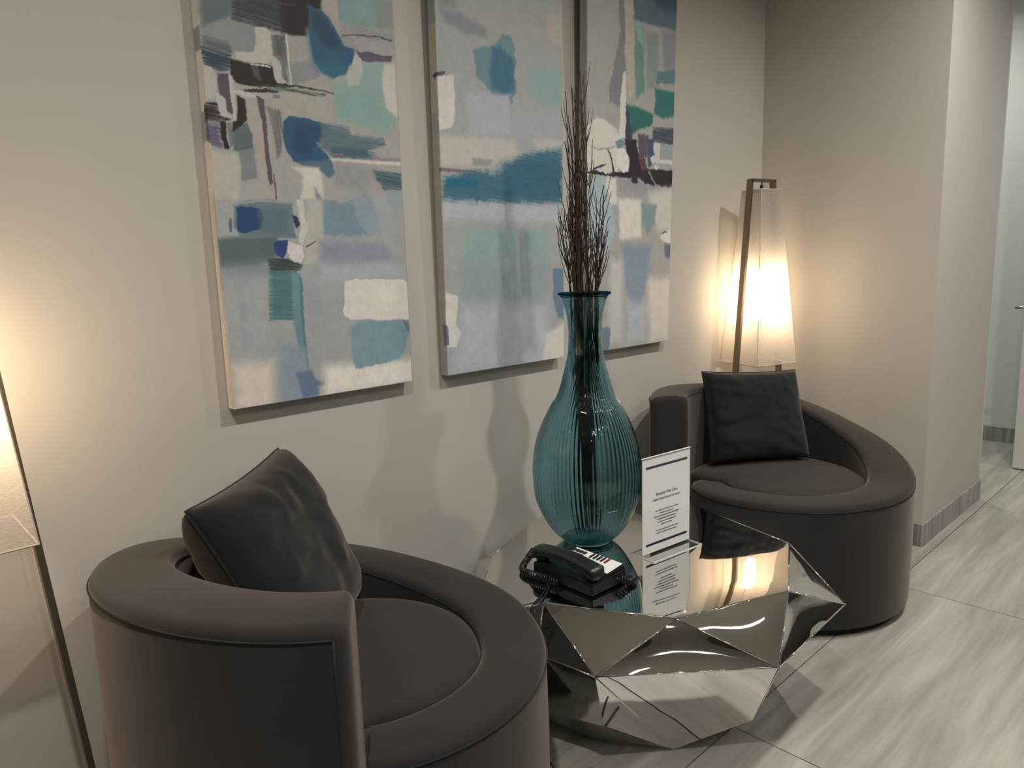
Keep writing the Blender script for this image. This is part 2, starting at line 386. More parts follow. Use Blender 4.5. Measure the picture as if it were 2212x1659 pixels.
# ================================================================== paintings
CREAM = [214, 200, 180]
PAINT = json.loads('[[[[-5,921,523,1033,540,-4,-3,-5],[165,163,153],2.6,1,0,1.5],[[-10,494,510,514,532,-3,-3,0],[160,166,166],32.7,1,0,1.6],[[5,980,91,1000,76,899,5,865],[95,110,112],12.8,1,0,1.3],[[0,864,76,899,159,894,172,845,69,822,1,850],[140,144,142],8.8,1,0,1.3],[[3,850,66,847,69,826,0,821],[95,103,108],5.3,1,1,1.3],[[0,824,69,826,71,788,33,777,3,787],[50,66,84],3.2,1,1,1.3],[[84,998,273,1043,271,899,236,890,165,893,76,896],[56,62,68],4.7,1,1,1.4],[[200,1026,312,1052,304,954,261,894,200,894],[42,34,32],12.5,1,0,1.5],[[248,1037,314,1053,305,967,272,948,258,894,212,892],[36,28,26],2.5,1,0,1.5],[[194,958,242,965,242,961,194,954],[95,98,98],2.4,0.5,0,1.5],[[133,891,159,896,169,886,170,845,164,818,146,812,81,811,78,827,125,835],[180,176,160],1.7,1,0,1.4],[[78,894,133,889,123,835,78,829],[138,140,142],3.4,1,0,1.3],[[68,809,101,807,164,812,180,794,202,774,210,766,177,759,130,755,74,758,63,776],[40,33,31],1.7,1,0,1.4],[[111,804,130,807,138,772,118,779],[95,90,87],5.7,0.8,0,1.4],[[113,808,164,809,164,805,113,805],[190,185,175],0.9,1,0,1.4],[[171,881,206,887,207,830,207,776,193,785,187,826,171,834],[84,88,88],2.4,1,2,1.4],[[166,835,179,830,191,811,187,790,202,776,178,772,170,787,167,813],[172,174,164],1.4,1,0,1.4],[[209,885,263,893,266,839,254,816,211,809],[162,158,152],1.9,1,0,1.5],[[208,819,269,842,292,805,226,774,214,775],[140,142,146],3.8,1,0,1.5],[[207,888,212,888,214,777,219,772,211,771],[185,183,175],1.2,1,0,1.5],[[265,914,282,917,289,810,271,835],[80,130,150],10.3,1,0,1.5],[[272,969,305,965,332,949,350,919,367,891,398,889,395,854,377,844,370,822,331,807,293,819,276,852,272,905],[44,90,120],4.0,1,0,1.6],[[281,960,316,951,342,918,356,876,311,879,282,917],[40,72,96],10.5,1,0,1.6],[[282,842,374,845,366,824,324,806,295,815],[40,108,126],9.4,1,0,1.6],[[317,1053,354,1062,355,948,333,960,311,975],[172,167,152],2.6,1,0,1.6],[[354,1062,520,1101,514,961,409,944,358,948],[114,164,154],2.8,1,0,1.7],[[366,994,457,1019,468,975,382,953],[125,176,166],11.2,0.6,0,1.7],[[488,1093,535,1105,526,963,469,953],[140,148,140],11.9,1,0,1.8],[[358,943,522,951,520,904,412,888,367,895,359,916],[150,150,150],5.7,1,1,1.7],[[393,914,520,925,518,894,412,890],[163,159,166],4.4,1,0,1.7],[[363,915,408,925,465,932,517,932,517,928,464,929,407,922,363,913],[40,66,76],1.1,1,0,1.7],[[400,890,412,883,447,889,488,887,516,890,512,875,431,861,414,865],[92,80,106],1.3,1,0,1.7],[[329,788,386,819,417,858,512,873,522,797,524,722,461,682,433,689,330,709,320,759],[128,174,162],8.6,1,0,1.7],[[342,773,441,798,481,744,447,693,337,716],[122,172,160],11.4,1,0,1.7],[[401,878,420,866,422,836,405,799,373,794,372,823,388,845],[174,174,162],2.1,1,0,1.7],[[489,863,523,875,525,730,488,751,480,815],[188,178,166],6.0,1,0,1.8],[[165,765,322,784,326,709,172,708,84,749],[172,164,148],3.7,1,1,1.5],[[130,761,226,775,328,771,328,769,226,770,130,758],[60,60,55],1.2,1,0,1.5],[[89,746,147,756,176,755,176,751,140,746,95,742],[45,42,42],1.7,1,0,1.4],[[147,757,226,767,308,764,301,756,225,757,152,752],[70,96,92],1.9,1,1,1.5],[[163,745,180,746,182,739,163,737],[110,130,150],1.2,1,0,1.4],[[62,744,128,739,127,729,61,735],[180,178,168],3.4,1,0,1.4],[[-1,785,18,786,28,766,27,741,20,717,-1,711],[174,173,158],1.1,1,0,1.3],[[30,773,60,778,58,725,62,685,46,693,33,727],[88,78,90],2.2,1,0,1.3],[[24,733,33,727,46,723,45,695,58,680,34,679,25,696],[172,176,168],1.1,1,0,1.3],[[58,778,68,772,67,711,68,673,61,676,58,725],[178,176,162],1.7,1,0,1.3],[[-14,704,24,711,30,681,55,676,39,670,-16,664],[44,40,42],1.6,1,1,1.3],[[-14,664,29,669,29,607,17,608,-8,621,-15,626],[92,92,118],2.1,1,1,1.3],[[27,668,42,670,40,631,45,609,32,608,28,640],[38,28,26],1.1,1,0,1.3],[[44,667,57,669,56,622,46,611],[110,122,122],1.6,1,0,1.3],[[74,732,93,724,94,678,70,654,56,648,60,672,69,673],[42,32,30],1.7,1,0,1.3],[[56,648,94,673,103,647,100,615,70,603,54,606],[92,106,104],3.4,1,0,1.4],[[65,607,111,616,108,547,65,539,66,581],[124,134,137],3.4,1,0,1.4],[[0,602,64,597,68,571,58,507,61,497,-2,494],[178,172,156],4.4,1,0,1.3],[[99,730,125,728,140,608,154,500,106,498,105,605,104,658],[174,162,152],4.7,1,0,1.4],[[143,717,180,709,182,655,173,611,159,590,157,642,150,694],[112,106,108],4.8,1,2,1.4],[[120,738,139,730,140,683,142,608,144,554,145,538,136,530,131,548,132,650,125,702],[92,80,88],1.2,1,0,1.4],[[147,560,151,560,153,500,149,500],[88,80,88],1.0,1,0,1.4],[[184,686,201,700,245,700,311,690,313,668,278,642,266,646,305,610,294,592,235,588,201,593,190,612,180,633],[44,86,120],1.9,1,0,1.5],[[219,686,295,683,279,653,237,605,201,624],[36,68,98],10.2,0.7,0,1.5],[[283,696,369,691,375,674,475,672,482,654,422,637,450,627,427,613,315,611,271,636,286,660],[88,115,125],4.2,1,1,1.7],[[311,636,415,640,428,619,315,611],[66,100,114],5.6,1,0,1.7],[[310,621,350,622,350,616,309,615],[140,105,128],2.0,1,0,1.6],[[428,622,530,621,529,615,427,615],[142,104,126],2.3,1,1,1.8],[[308,608,529,614,529,605,426,603,308,603],[190,184,164],2.2,1,0,1.7],[[211,592,308,605,319,574,300,556,285,569,235,580],[76,112,132],3.9,1,0,1.6],[[321,600,441,596,446,573,406,522,310,541],[150,150,150],14.2,1,0,1.7],[[434,586,531,585,532,538,466,535,441,560],[66,98,108],6.1,1,1,1.8],[[473,531,532,531,532,492,471,494],[145,166,172],4.6,1,0,1.9],[[197,580,273,583,279,568,280,505,216,503,227,559],[190,182,164],5.2,1,0,1.5],[[254,533,280,503,340,496,406,525,440,487,443,425,383,413,273,414,261,424],[112,146,166],5.6,1,0,4.2],[[337,537,448,500,458,426,413,419],[150,168,178],8.8,0.6,0,7.3],[[222,423,235,503,276,505,268,351,215,340],[174,174,158],7.8,1,0,1.6],[[-6,405,146,414,144,361,92,340,-4,336],[86,108,108],8.0,1,0,1.4],[[-4,342,141,355,139,299,-3,293],[128,145,152],18.4,0.8,0,1.4],[[43,485,83,495,142,498,192,493,191,423,195,406,52,409,38,432],[98,126,134],2.9,1,0,1.4],[[43,488,106,497,193,497,192,491,106,491,46,482],[140,158,166],1.8,1,0,1.4],[[48,478,82,480,107,474,114,455,100,427,64,416,46,421],[38,70,112],1.7,1,0,1.4],[[99,476,176,479,174,423,99,422],[80,112,124],7.2,0.6,0,1.4],[[190,466,205,457,208,440,197,429,192,446],[56,50,78],1.3,1,0,1.5],[[29,455,34,451,33,419,28,419,26,437],[80,105,118],1.3,1,0,1.3],[[203,502,222,501,224,458,229,429,212,389,201,400,211,446],[186,180,170],1.3,1,0,1.5],[[135,395,145,400,172,402,167,372,156,355,142,364,133,378],[46,66,120],1.1,1,0,1.5],[[115,358,166,357,208,340,201,326,125,314,116,339],[64,70,70],3.7,1,1,1.5],[[172,400,194,391,212,389,214,360,202,345,184,348,169,372],[190,182,176],1.0,1,0,1.5],[[221,386,248,400,249,398,223,383],[70,70,80],0.8,1,0,1.6],[[115,328,191,326,172,203,106,207,106,255],[70,120,132],1.8,1,1,1.5],[[205,296,250,289,248,187,207,167,204,238],[162,160,170],5.2,1,0,1.6],[[175,321,200,320,200,238,196,120,203,71,203,10,181,14,179,98,170,193],[98,148,158],3.8,1,0,1.5],[[194,308,202,308,200,191,205,35,198,11,192,192],[70,120,130],2.6,0.7,0,1.5],[[259,400,456,394,484,350,252,316],[136,148,166],17.0,1,0,1.7],[[254,342,533,336,534,297,250,292],[164,172,178],17.4,1,0,1.7],[[-1,315,111,311,83,86,22,82],[160,168,170],23.0,1,0,1.4],[[31,303,48,302,50,135,33,137],[148,156,168],6.8,0.6,0,1.4],[[124,157,197,126,215,33,225,-11,122,-4],[132,156,176],15.3,1,0,1.5],[[166,70,212,70,227,7,180,-1],[88,114,150],5.2,0.8,0,1.6],[[216,43,248,36,247,26,215,28],[96,124,152],2.7,1,0,1.6],[[2,107,107,106,97,-10,3,-2],[198,184,166],23.2,1,0,1.4],[[246,78,537,65,540,-4,239,-5],[208,198,182],20.8,1,0,1.8],[[325,296,354,299,511,294,531,282,532,179,500,179,396,189,338,193,314,209],[200,192,177],1.8,1,0,1.8],[[333,175,359,186,500,181,526,177,510,108,488,70,342,57,333,81],[112,160,172],3.8,1,0,1.8],[[501,184,535,161,534,132,514,147],[104,122,154],1.6,1,0,1.9]],[[[-7,1055,535,1170,536,-9,-5,-6],[162,166,166],4.0,1,0,2.4],[[102,1054,526,1154,520,1040,189,995],[166,166,152],44.7,1,0,2.4],[[11,1095,91,1113,76,1055,17,1046],[128,150,140],13.7,1,0,2.1],[[17,1036,59,1045,190,1020,193,995,117,988,32,1009],[134,141,150],12.4,1,0,2.1],[[455,1114,530,1129,524,1019,460,1036],[176,168,158],6.7,1,0,2.7],[[137,953,226,982,256,1017,295,1014,309,976,306,854,295,822,260,820,203,840,166,868,145,878],[98,144,160],4.9,1,0,3.9],[[211,972,245,981,303,948,304,860,260,841,207,854,197,905],[56,112,136],7.8,1,2,2.3],[[363,937,523,952,522,846,403,831,361,861],[134,176,168],17.5,1,0,2.6],[[102,826,280,843,287,727,106,710],[164,172,184],9.5,1,0,2.3],[[299,809,522,831,521,735,296,715],[162,168,174],13.0,1,0,2.6],[[-7,699,296,715,316,674,196,630,-3,607],[182,176,162],16.9,1,0,2.3],[[379,725,521,731,520,695,400,693],[178,176,166],13.4,1,0,2.7],[[-5,856,60,871,61,770,50,724,-2,712],[194,186,174],2.6,1,0,2.1],[[-24,865,26,876,22,866,-13,853],[84,78,104],1.7,1,0,2.0],[[-7,607,138,609,138,602,-7,597],[128,100,128],3.6,1,0,2.1],[[7,578,120,609,234,612,336,673,520,709,523,525,271,516,4,517],[58,110,134],11.9,1,1,6.0],[[235,640,520,676,518,540,251,536],[46,96,122],21.5,0.6,1,2.6],[[21,580,137,582,137,563,25,557],[28,108,142],7.2,1,0,2.2],[[121,645,206,645,195,628,124,623],[150,156,140],3.8,1,0,2.3],[[4,514,523,522,522,460,2,459],[162,178,186],14.0,1,1,2.4],[[77,442,439,439,449,340,72,332],[134,176,168],20.3,1,0,2.4],[[72,332,437,325,424,202,68,221],[140,166,174],32.5,1,0,2.4],[[305,438,362,438,370,97,312,102],[126,143,146],15.0,1,2,2.6],[[67,207,435,186,478,-26,22,6],[168,178,190],41.0,1,0,2.5],[[304,223,369,220,387,32,321,39],[140,156,172],21.7,0.6,0,2.6],[[469,309,530,310,528,132,492,142,470,207],[98,134,160],2.8,1,0,2.8],[[433,91,533,131,541,-10,409,-5],[194,190,175],14.1,1,0,2.8],[[1,252,50,236,38,153,55,124,35,83,0,84],[192,188,176],3.6,1,0,2.2],[[-16,157,7,150,8,93,-13,91],[110,116,140],2.6,1,0,2.1]],[[[-11,1228,541,1350,546,-21,67,-9],[166,165,158],5.7,1,0,3.4],[[169,1268,200,1275,212,1002,197,875,125,881,117,927,141,991,173,1103],[128,130,133],6.7,1,0,5.4],[[195,1273,247,1285,264,931,237,903,212,1002],[184,167,150],5.5,1,0,3.3],[[245,1285,541,1350,537,1190,427,1185,256,1177],[88,112,128],7.5,1,0,3.6],[[335,1305,541,1350,533,1254,395,1247],[62,88,103],18.3,1,0,3.7],[[262,1158,312,1160,326,939,278,909,260,1057],[96,148,134],8.5,1,0,3.4],[[268,1159,298,1162,315,1145,309,1096,275,1114],[126,184,150],8.5,1,0,3.4],[[327,1147,413,1155,412,967,342,957],[128,152,146],14.9,1,0,3.6],[[427,1173,537,1185,538,1052,448,1038],[142,139,151],12.5,1,0,3.8],[[404,1023,537,1055,534,999,400,982],[88,130,140],4.7,1,0,3.7],[[392,964,536,967,534,881,441,860,392,872],[48,118,112],7.8,1,0,3.7],[[216,885,279,885,381,872,382,831,296,805,240,783,225,830],[46,112,105],7.2,1,0,3.4],[[210,884,233,863,258,766,213,762],[58,70,84],5.6,1,0,3.3],[[204,998,216,979,217,845,213,768,181,770,183,889,194,976],[192,187,173],1.9,1,0,3.3],[[1,788,55,824,106,817,159,799,181,778,203,764,160,736,187,714,176,645,3,625],[194,185,170],4.0,1,0,3.2],[[19,728,69,720,160,734,160,730,69,714,19,724],[160,155,148],2.6,1,0,3.1],[[3,614,97,628,137,549,167,435,89,327,6,329],[150,180,190],13.1,1,0,3.2],[[176,633,346,621,531,609,363,569,185,581],[150,152,159],17.6,1,0,3.5],[[213,765,283,768,293,723,359,669,531,675,531,609,452,611,346,616,302,632,163,630,109,632,162,648,217,648,238,686],[46,40,47],3.5,1,0,3.5],[[291,792,354,794,357,711,299,698],[92,78,92],4.4,1,2,3.5],[[349,781,390,781,394,697,359,674],[68,90,112],4.5,1,0,3.6],[[293,709,343,705,353,667,315,663],[102,66,75],2.9,1,0,3.5],[[382,824,536,835,533,767,385,771],[72,78,94],4.7,1,1,3.8],[[394,768,533,770,530,693,433,698,382,691,369,712,398,723],[184,184,174],2.5,1,0,3.7],[[433,768,527,768,526,715,433,708],[148,162,166],3.2,1,0,3.8],[[406,686,421,687,428,679,419,669,404,670,400,679],[190,188,178],1.8,1,0,3.7],[[174,729,214,733,243,702,239,653,203,646,175,665,166,696],[194,197,186],2.5,1,0,3.3],[[160,752,200,765,222,746,174,727],[108,140,160],2.7,1,0,3.3],[[3,634,45,653,83,668,104,669,104,665,73,656,8,629],[58,68,98],1.8,1,0,3.1],[[3,638,58,644,109,636,162,637,162,632,84,629,3,631],[44,42,46],1.8,1,0,3.1],[[113,721,121,721,157,651,162,635,146,637,135,678],[44,42,46],1.6,1,0,3.2],[[256,641,293,643,293,619,285,614,265,613,256,617],[60,45,45],2.0,1,0,3.5],[[353,663,362,664,418,609,412,607],[150,150,155],1.8,1,0,3.6],[[104,625,163,624,173,534,138,530,110,581],[192,190,174],6.7,1,0,3.2],[[178,554,319,556,324,416,195,408],[198,190,172],11.5,1,0,3.4],[[362,589,531,609,530,439,429,438],[187,182,164],25.3,1,0,3.8],[[319,539,424,540,412,473,362,428,330,471],[122,154,160],9.1,1,0,3.6],[[451,434,482,443,530,449,526,393,478,395,448,411],[199,191,175],2.2,1,0,3.9],[[451,432,469,438,491,440,492,436,460,429],[60,55,60],1.9,1,0,3.8],[[481,389,526,389,526,329,483,344],[98,108,130],8.1,1,0,3.9],[[201,393,385,384,380,260,332,172,273,158,228,230],[124,150,176],17.7,1,0,3.5],[[142,335,211,334,219,20,121,20],[180,179,173],25.1,1,0,3.3],[[243,177,377,170,368,5,234,9],[165,176,187],32.8,1,2,3.6],[[374,260,533,255,539,-5,390,3],[193,185,170],28.9,1,0,3.8],[[82,91,139,86,142,44,127,-7,83,-2],[108,134,150],2.7,1,0,3.3]]]')
# the picture wraps round the left edge of each stretcher
PAINT[0][1:1] = [[[-60, -20, 1, -20, 1, 625, -60, 625], CREAM, 2, 1, 0, 1], [[-60, 690, 1, 690, 1, 820, -60, 820], CREAM, 2, 1, 0, 1], [[-60, 870, 1, 870, 1, 930, -60, 930], CREAM, 2, 1, 0, 1]]
PAINT[1][1:1] = [[[-60, -20, 1, -20, 1, 700, -60, 700], [176, 166, 150], 2, 1, 0, 1], [[-60, 760, 1, 760, 1, 1000, -60, 1000], [184, 170, 152], 2, 1, 0, 1]]
def rng_noise(seed, X, Y, sx, sy):
    """smooth value noise, cell size sx, sy (mm)"""
    rs = np.random.RandomState(seed); G = rs.rand(96, 96)
    x = (X / sx) % 95; y = (Y / sy) % 95
    i = x.astype(int); j = y.astype(int); fx = x - i; fy = y - j
    fx = fx * fx * (3 - 2 * fx); fy = fy * fy * (3 - 2 * fy)
    return (G[i, j] * (1 - fx) + G[i + 1, j] * fx) * (1 - fy) + (G[i, j + 1] * (1 - fx) + G[i + 1, j + 1] * fx) * fy
def srgb2lin(a):
    a = a / 255.0
    return np.where(a <= 0.04045, a / 12.92, ((a + 0.055) / 1.055) ** 2.4)

def pig(c):
    c = np.array(c, float); l = c @ np.array([.3, .59, .11])
    k = float(np.interp(l, [60, 110, 165, 185], [.84, .85, .85, .95]))
    ch = float(np.interp(l, [60, 150], [1.0, .6]))
    return (l + (c - l) * ch) * k * np.array([1.0, .985, .95])

def paint_colours(strokes, X, Y, seed):
    """X, Y in mm from the lower left corner; returns albedo"""
    C = np.zeros(X.shape + (3,)); C[:] = pig(strokes[0][1])
    n1 = rng_noise(seed, X, Y, 7, 7) - .5; n2 = rng_noise(seed + 1, X, Y, 22, 22) - .5
    n3 = rng_noise(seed + 2, X, Y, 2.6, 2.6) - .5; n4 = rng_noise(seed + 3, X, Y, 15, 15) - .5
    for k, (q, c, soft, op, st, wob) in enumerate(strokes):
        px = np.array(q[::2], float); py = np.array(q[1::2], float)
        pad = soft * 1.2 + wob * 3 + 4
        sel = (X > px.min() - pad) & (X < px.max() + pad) & (Y > py.min() - pad) & (Y < py.max() + pad)
        if not sel.any(): continue
        n2k = n2[sel]; xs = X[sel] + wob * (1.1 * n1[sel] + 2.6 * n2k + 1.0 * n3[sel]); ys = Y[sel] + wob * (1.8 * n4[sel] + 1.4 * n3[sel])
        inside = np.zeros(xs.shape, bool); d2 = np.full(xs.shape, 1e9)
        for a in range(len(px)):
            b = (a + 1) % len(px); ax, ay, bx, by = px[a], py[a], px[b], py[b]
            cond = ((ay > ys) != (by > ys))
            with np.errstate(divide='ignore', invalid='ignore'):
                xi = (bx - ax) * (ys - ay) / (by - ay + 1e-12) + ax
            inside ^= cond & (xs < xi)
            ex, ey = bx - ax, by - ay; L = ex * ex + ey * ey + 1e-9
            t = np.clip(((xs - ax) * ex + (ys - ay) * ey) / L, 0, 1)
            d2 = np.minimum(d2, (xs - ax - t * ex) ** 2 + (ys - ay - t * ey) ** 2)
        sd = np.sqrt(d2) * np.where(inside, 1, -1)
        s_ = max(soft, 1.2)
        al = np.clip(sd / s_ * .5 + .5, 0, 1); al = al * al * (3 - 2 * al) * op
        if st:
            sxx, syy = (60, 1.6) if st == 1 else (1.8, 70)
            sn = rng_noise(seed + 9 + k, X[sel] + .15 * Y[sel], Y[sel] + .1 * X[sel], sxx, syy)
            al = al * np.clip(.74 + .5 * sn - .55 * (1 - np.clip(sd / 14, 0, 1)) * (sn < .5), 0, 1)
        tone = 1 + .04 * n2k + .025 * n1[sel] + .02 * n3[sel]
        cc = pig(c)[None, :] * tone[:, None]
        C[sel] = C[sel] * (1 - al[:, None]) + cc * al[:, None]
    # brush grain
    g = rng_noise(seed + 5, X, Y, 1.7, 9) - .5
    C *= (1 + .035 * g)[..., None]
    zz = np.clip(Y / 1000.0, 0, 1)
    L = (0.67 + 0.00 * zz)[..., None] * np.array([1.0, 0.965, 0.87])
    return np.clip(srgb2lin(np.clip(C, 0, 255)) / L, 0.008, 0.86)

m_paint = mat('acrylic_on_canvas', (0.6, 0.6, 0.6), 0.55, spec=0.35)
at = nd(m_paint, 'ShaderNodeAttribute'); at.attribute_name = 'paint'; lk(m_paint, at.outputs['Color'], bsdf(m_paint).inputs['Base Color'])
tc = nd(m_paint, 'ShaderNodeTexCoord')
nA = nd(m_paint, 'ShaderNodeTexNoise', Scale=900, Detail=2); nB = nd(m_paint, 'ShaderNodeTexNoise', Scale=60, Detail=5)
lk(m_paint, tc.outputs['Object'], nA.inputs['Vector']); lk(m_paint, tc.outputs['Object'], nB.inputs['Vector'])
bA = nd(m_paint, 'ShaderNodeBump', Strength=0.3, Distance=0.0004); bB = nd(m_paint, 'ShaderNodeBump', Strength=0.35, Distance=0.0012)
lk(m_paint, nA.outputs['Fac'], bA.inputs['Height']); lk(m_paint, nB.outputs['Fac'], bB.inputs['Height'])
lk(m_paint, bB.outputs[0], bA.inputs['Normal']); lk(m_paint, bA.outputs[0], bsdf(m_paint).inputs['Normal'])

def painting(k, x0, wdt, hgt, lean, label):
    D = 0.034
    t = thing('canvas_painting', label, 'painting', (x0, WY - 0.003, 0.94), 0, 'three tall abstract canvases on the wall')
    t.rotation_euler = (math.atan(lean), 0, 0)      # hangs forward a little from its wire
    step = 0.0017
    xs = [(-D + i * D / 8, 's') for i in range(8)] + [(v, 'f') for v in np.arange(0, wdt, step)] + [(wdt, 'f')] + [(wdt + (i + 1) * D / 4, 'r') for i in range(4)]
    ys = list(np.arange(0, hgt, step)) + [hgt]
    nx, ny = len(xs), len(ys) + 2
    U = np.array([a for a, _ in xs]); V = np.array([-D] + ys + [hgt + D])
    UU, VV = np.meshgrid(U, V, indexing='ij')
    Xp = np.clip(UU, 0, wdt); Zp = np.clip(VV, 0, hgt)
    out = np.maximum(np.maximum(-UU, UU - wdt), np.maximum(-VV, VV - hgt)); out = np.clip(out, 0, D)
    Yp = -D + out
    co = np.stack([Xp, Yp, Zp], -1).reshape(-1, 3)
    idx = np.arange(nx * ny).reshape(nx, ny)
    fc = np.stack([idx[:-1, :-1], idx[1:, :-1], idx[1:, 1:], idx[:-1, 1:]], -1).reshape(-1, 4)
    me = bpy.data.meshes.new('canvas'); me.vertices.add(len(co)); me.vertices.foreach_set('co', co.ravel())
    me.loops.add(fc.size); me.loops.foreach_set('vertex_index', fc.ravel().astype(np.int32))
    me.polygons.add(len(fc)); me.polygons.foreach_set('loop_start', np.arange(0, fc.size, 4, dtype=np.int32))
    me.update(calc_edges=True)
    colr = paint_colours(PAINT[k], UU * 1000, np.clip(VV, -.03, 2) * 1000, 11 + 7 * k)
    ca = me.color_attributes.new('paint', 'FLOAT_COLOR', 'POINT')
    ca.data.foreach_set('color', np.concatenate([colr, np.ones(colr.shape[:2] + (1,))], -1).ravel())
    obj('canvas', me, m_paint, t)
    bm = bmesh.new()
    for a in ((.002, .04, .004, hgt - .004), (wdt - .04, wdt - .002, .004, hgt - .004)): box(bm, a[0], a[1], -0.026, -0.001, a[2], a[3])
    for z in (.004, hgt / 2, hgt - .044): box(bm, .041, wdt - .041, -0.026, -0.001, z, z + .04)
    obj('stretcher_frame', bm, m_wood, t)
    return t
painting(0, 0.700, 0.525, 1.52, 0.0, 'tall abstract canvas with black and dark brown strokes, farthest left of the three')
painting(1, 1.358, 0.522, 1.52, 0.016, 'tall pale abstract canvas with a broad teal band across it, middle of the three')
painting(2, 1.995, 0.520, 1.52, 0.028, 'tall abstract canvas with emerald patches, partly behind the twigs, right of the three')

# ================================================================== armchairs
CR = [0.5034, 0.4961, 0.5216, 0.481, 0.4229, 0.3745, 0.365, 0.352]
CZ = [0.7721, 0.756, 0.697, 0.5668, 0.4782, 0.4611, 0.458, 0.4418]
CW = [0.135, 0.158, 0.125]
def ch_r(s): return catmull(s, CR)
def ch_z(s): return catmull(s, CZ)
def ch_w(s): return CW[0] + (CW[1] - CW[0]) * min(s, .5) * 2 if s < .5 else CW[1] + (CW[2] - CW[1]) * (min(s, 1) - .5) * 2

def ch_profile(s, ins=0.0):
    """closed section (r, z) of the upholstered wall at s, shrunk by ins"""
    R = ch_r(s) - ins; Z = ch_z(s) - ins; W_ = ch_w(s) - 2 * ins; q = 0.022; Rin = R - W_
    q = min(q, W_ * .4)
    P = [(R - .004, .032), (R, .06), (R + .002, Z * .5), (R, Z - q)]
    for i in range(1, 6):
        a = i / 5 * PI / 2; P.append((R - q + q * math.cos(a), Z - q + q * math.sin(a)))
    P.append((R - W_ * .35, Z + .004)); P.append((R - W_ * .65, Z + .004))
    for i in range(0, 6):
        a = PI / 2 + i / 5 * PI / 2; P.append((Rin + q + q * math.cos(a), Z - q + q * math.sin(a)))
    P += [(Rin - .002, Z - .1 if Z > .6 else Z - .04), (Rin, .36), (Rin, .032)]
    return P
def pol(s, r, z):
    a = -2 * PI * s; return Vector((r * math.cos(a), r * math.sin(a), z))

def make_chair(name, label, loc, rz, grp):
    t = thing(name, label, 'armchair', loc, rz, grp)
    bm = bmesh.new(); rings = []
    R0 = 0.5
    q = .022
    secs = [(q / R0 / 2 / PI * (1 - math.cos(a * PI / 2 / 4)), q * (1 - math.sin(a * PI / 2 / 4))) for a in range(0, 5)]
    secs += [(s, 0) for s in np.linspace(0.012, 1.0, 150)]
    for s, ins in secs:
        rings.append([bm.verts.new(pol(s, r, z)) for r, z in ch_profile(s, ins)])
    n = len(rings[0])
    for a, b in zip(rings, rings[1:]):
        for k in range(n): bm.faces.new((a[k], a[(k + 1) % n], b[(k + 1) % n], b[k]))
    bm.faces.new(rings[0]); bm.faces.new(rings[-1])
    obj('upholstered_shell', bm, m_fab, t, angle=50)
    # low end of the rim tucks in against the inside of the high arm
    bm = bmesh.new(); rings = []
    for i in range(9):
        s = 1.0 + i * .006; k = i / 8
        ro = ch_r(1.0) - .03 * k * k; ri = ch_r(1.0) - ch_w(1.0) ; z = ch_z(1.0) - .012 * k
        rings.append([bm.verts.new(pol(s, r, zz)) for r, zz in ((ro, .05), (ro, z - .02), (ro - .006, z - .006), (ro - .02, z), (ri + .02, z), (ri, z - .02), (ri, .05))])
    for a, b in zip(rings, rings[1:]):
        for k in range(7): bm.faces.new((a[k], a[(k + 1) % 7], b[(k + 1) % 7], b[k]))
    bm.faces.new(rings[0]); bm.faces.new(rings[-1])
    obj('rim_end', bm, m_fab, t, angle=50)
    # seat cushion
    bm = bmesh.new(); N = 96
    def rin(s):
        v = ch_r(s) - ch_w(s) - .003
        return v
    outl = []
    for i in range(N):
        s = i / N; r = rin(s)
        if s < .07: k = s / .07; r = (rin(0.999)) * (1 - k) + r * k; r = max(r, rin(.999))
        outl.append((s, r))
    zt = 0.446
    prev = None; allr = []
    for fr, dz in ((1.0, -.10), (1.0, -.018), (.985, -.006), (.95, .0), (.85, .005), (.65, .009), (.4, .012), (.2, .013)):
        allr.append([bm.verts.new(pol(s, r * fr, zt + dz)) for s, r in outl])
    for a, b in zip(allr, allr[1:]):
        for k in range(N): bm.faces.new((a[k], a[(k + 1) % N], b[(k + 1) % N], b[k]))
    bm.faces.new(allr[-1]); bm.faces.new(allr[0])
    obj('seat_cushion', bm, m_fab, t, angle=60)
    # seams
    bm = bmesh.new()
    tube(bm, [pol(s, ch_r(s) + .0008, ch_z(s) - .020) for s in np.linspace(.008, 1.0, 140)], .0017, 6)
    s0 = .0075
    tube(bm, [pol(s0, ch_r(0) + .0006, z) for z in np.linspace(.05, ch_z(0) - .022, 12)], .0016, 6)
    tube(bm, [pol(s, ch_r(s) - ch_w(s) - .0004, ch_z(s) - .020) for s in np.linspace(.02, .9, 120)], .0015, 6)
    obj('seam', bm, m_seam, t, smooth=True)
    # recessed plinth
    bm = bmesh.new(); lo = []; hi = []
    for i in range(64):
        s = i / 64; r = ch_r(s) - .03
        lo.append(bm.verts.new(pol(s, r, 0))); hi.append(bm.verts.new(pol(s, r, .036)))
    for k in range(64): bm.faces.new((lo[k], lo[(k + 1) % 64], hi[(k + 1) % 64], hi[k]))
    bm.faces.new(lo); bm.faces.new(hi)
    obj('plinth', bm, m_toe, t)
    return t
GA = 'pair of round charcoal spiral armchairs'
chairL = make_chair('spiral_armchair', 'round charcoal spiral armchair in the foreground, left of the mirrored table', (0.7706, 1.2632, 0), -2.1833, GA)
chairR = chairL.copy(); COL.objects.link(chairR)
chairR.location = (2.5332, 1.1958, 0); chairR.rotation_euler = (0, 0, 2.4153)
chairR['label'] = 'round charcoal spiral armchair in the corner, right of the mirrored table under the lit lamp'
for c in list(chairL.children):
    k = c.copy(); COL.objects.link(k); k.parent = chairR

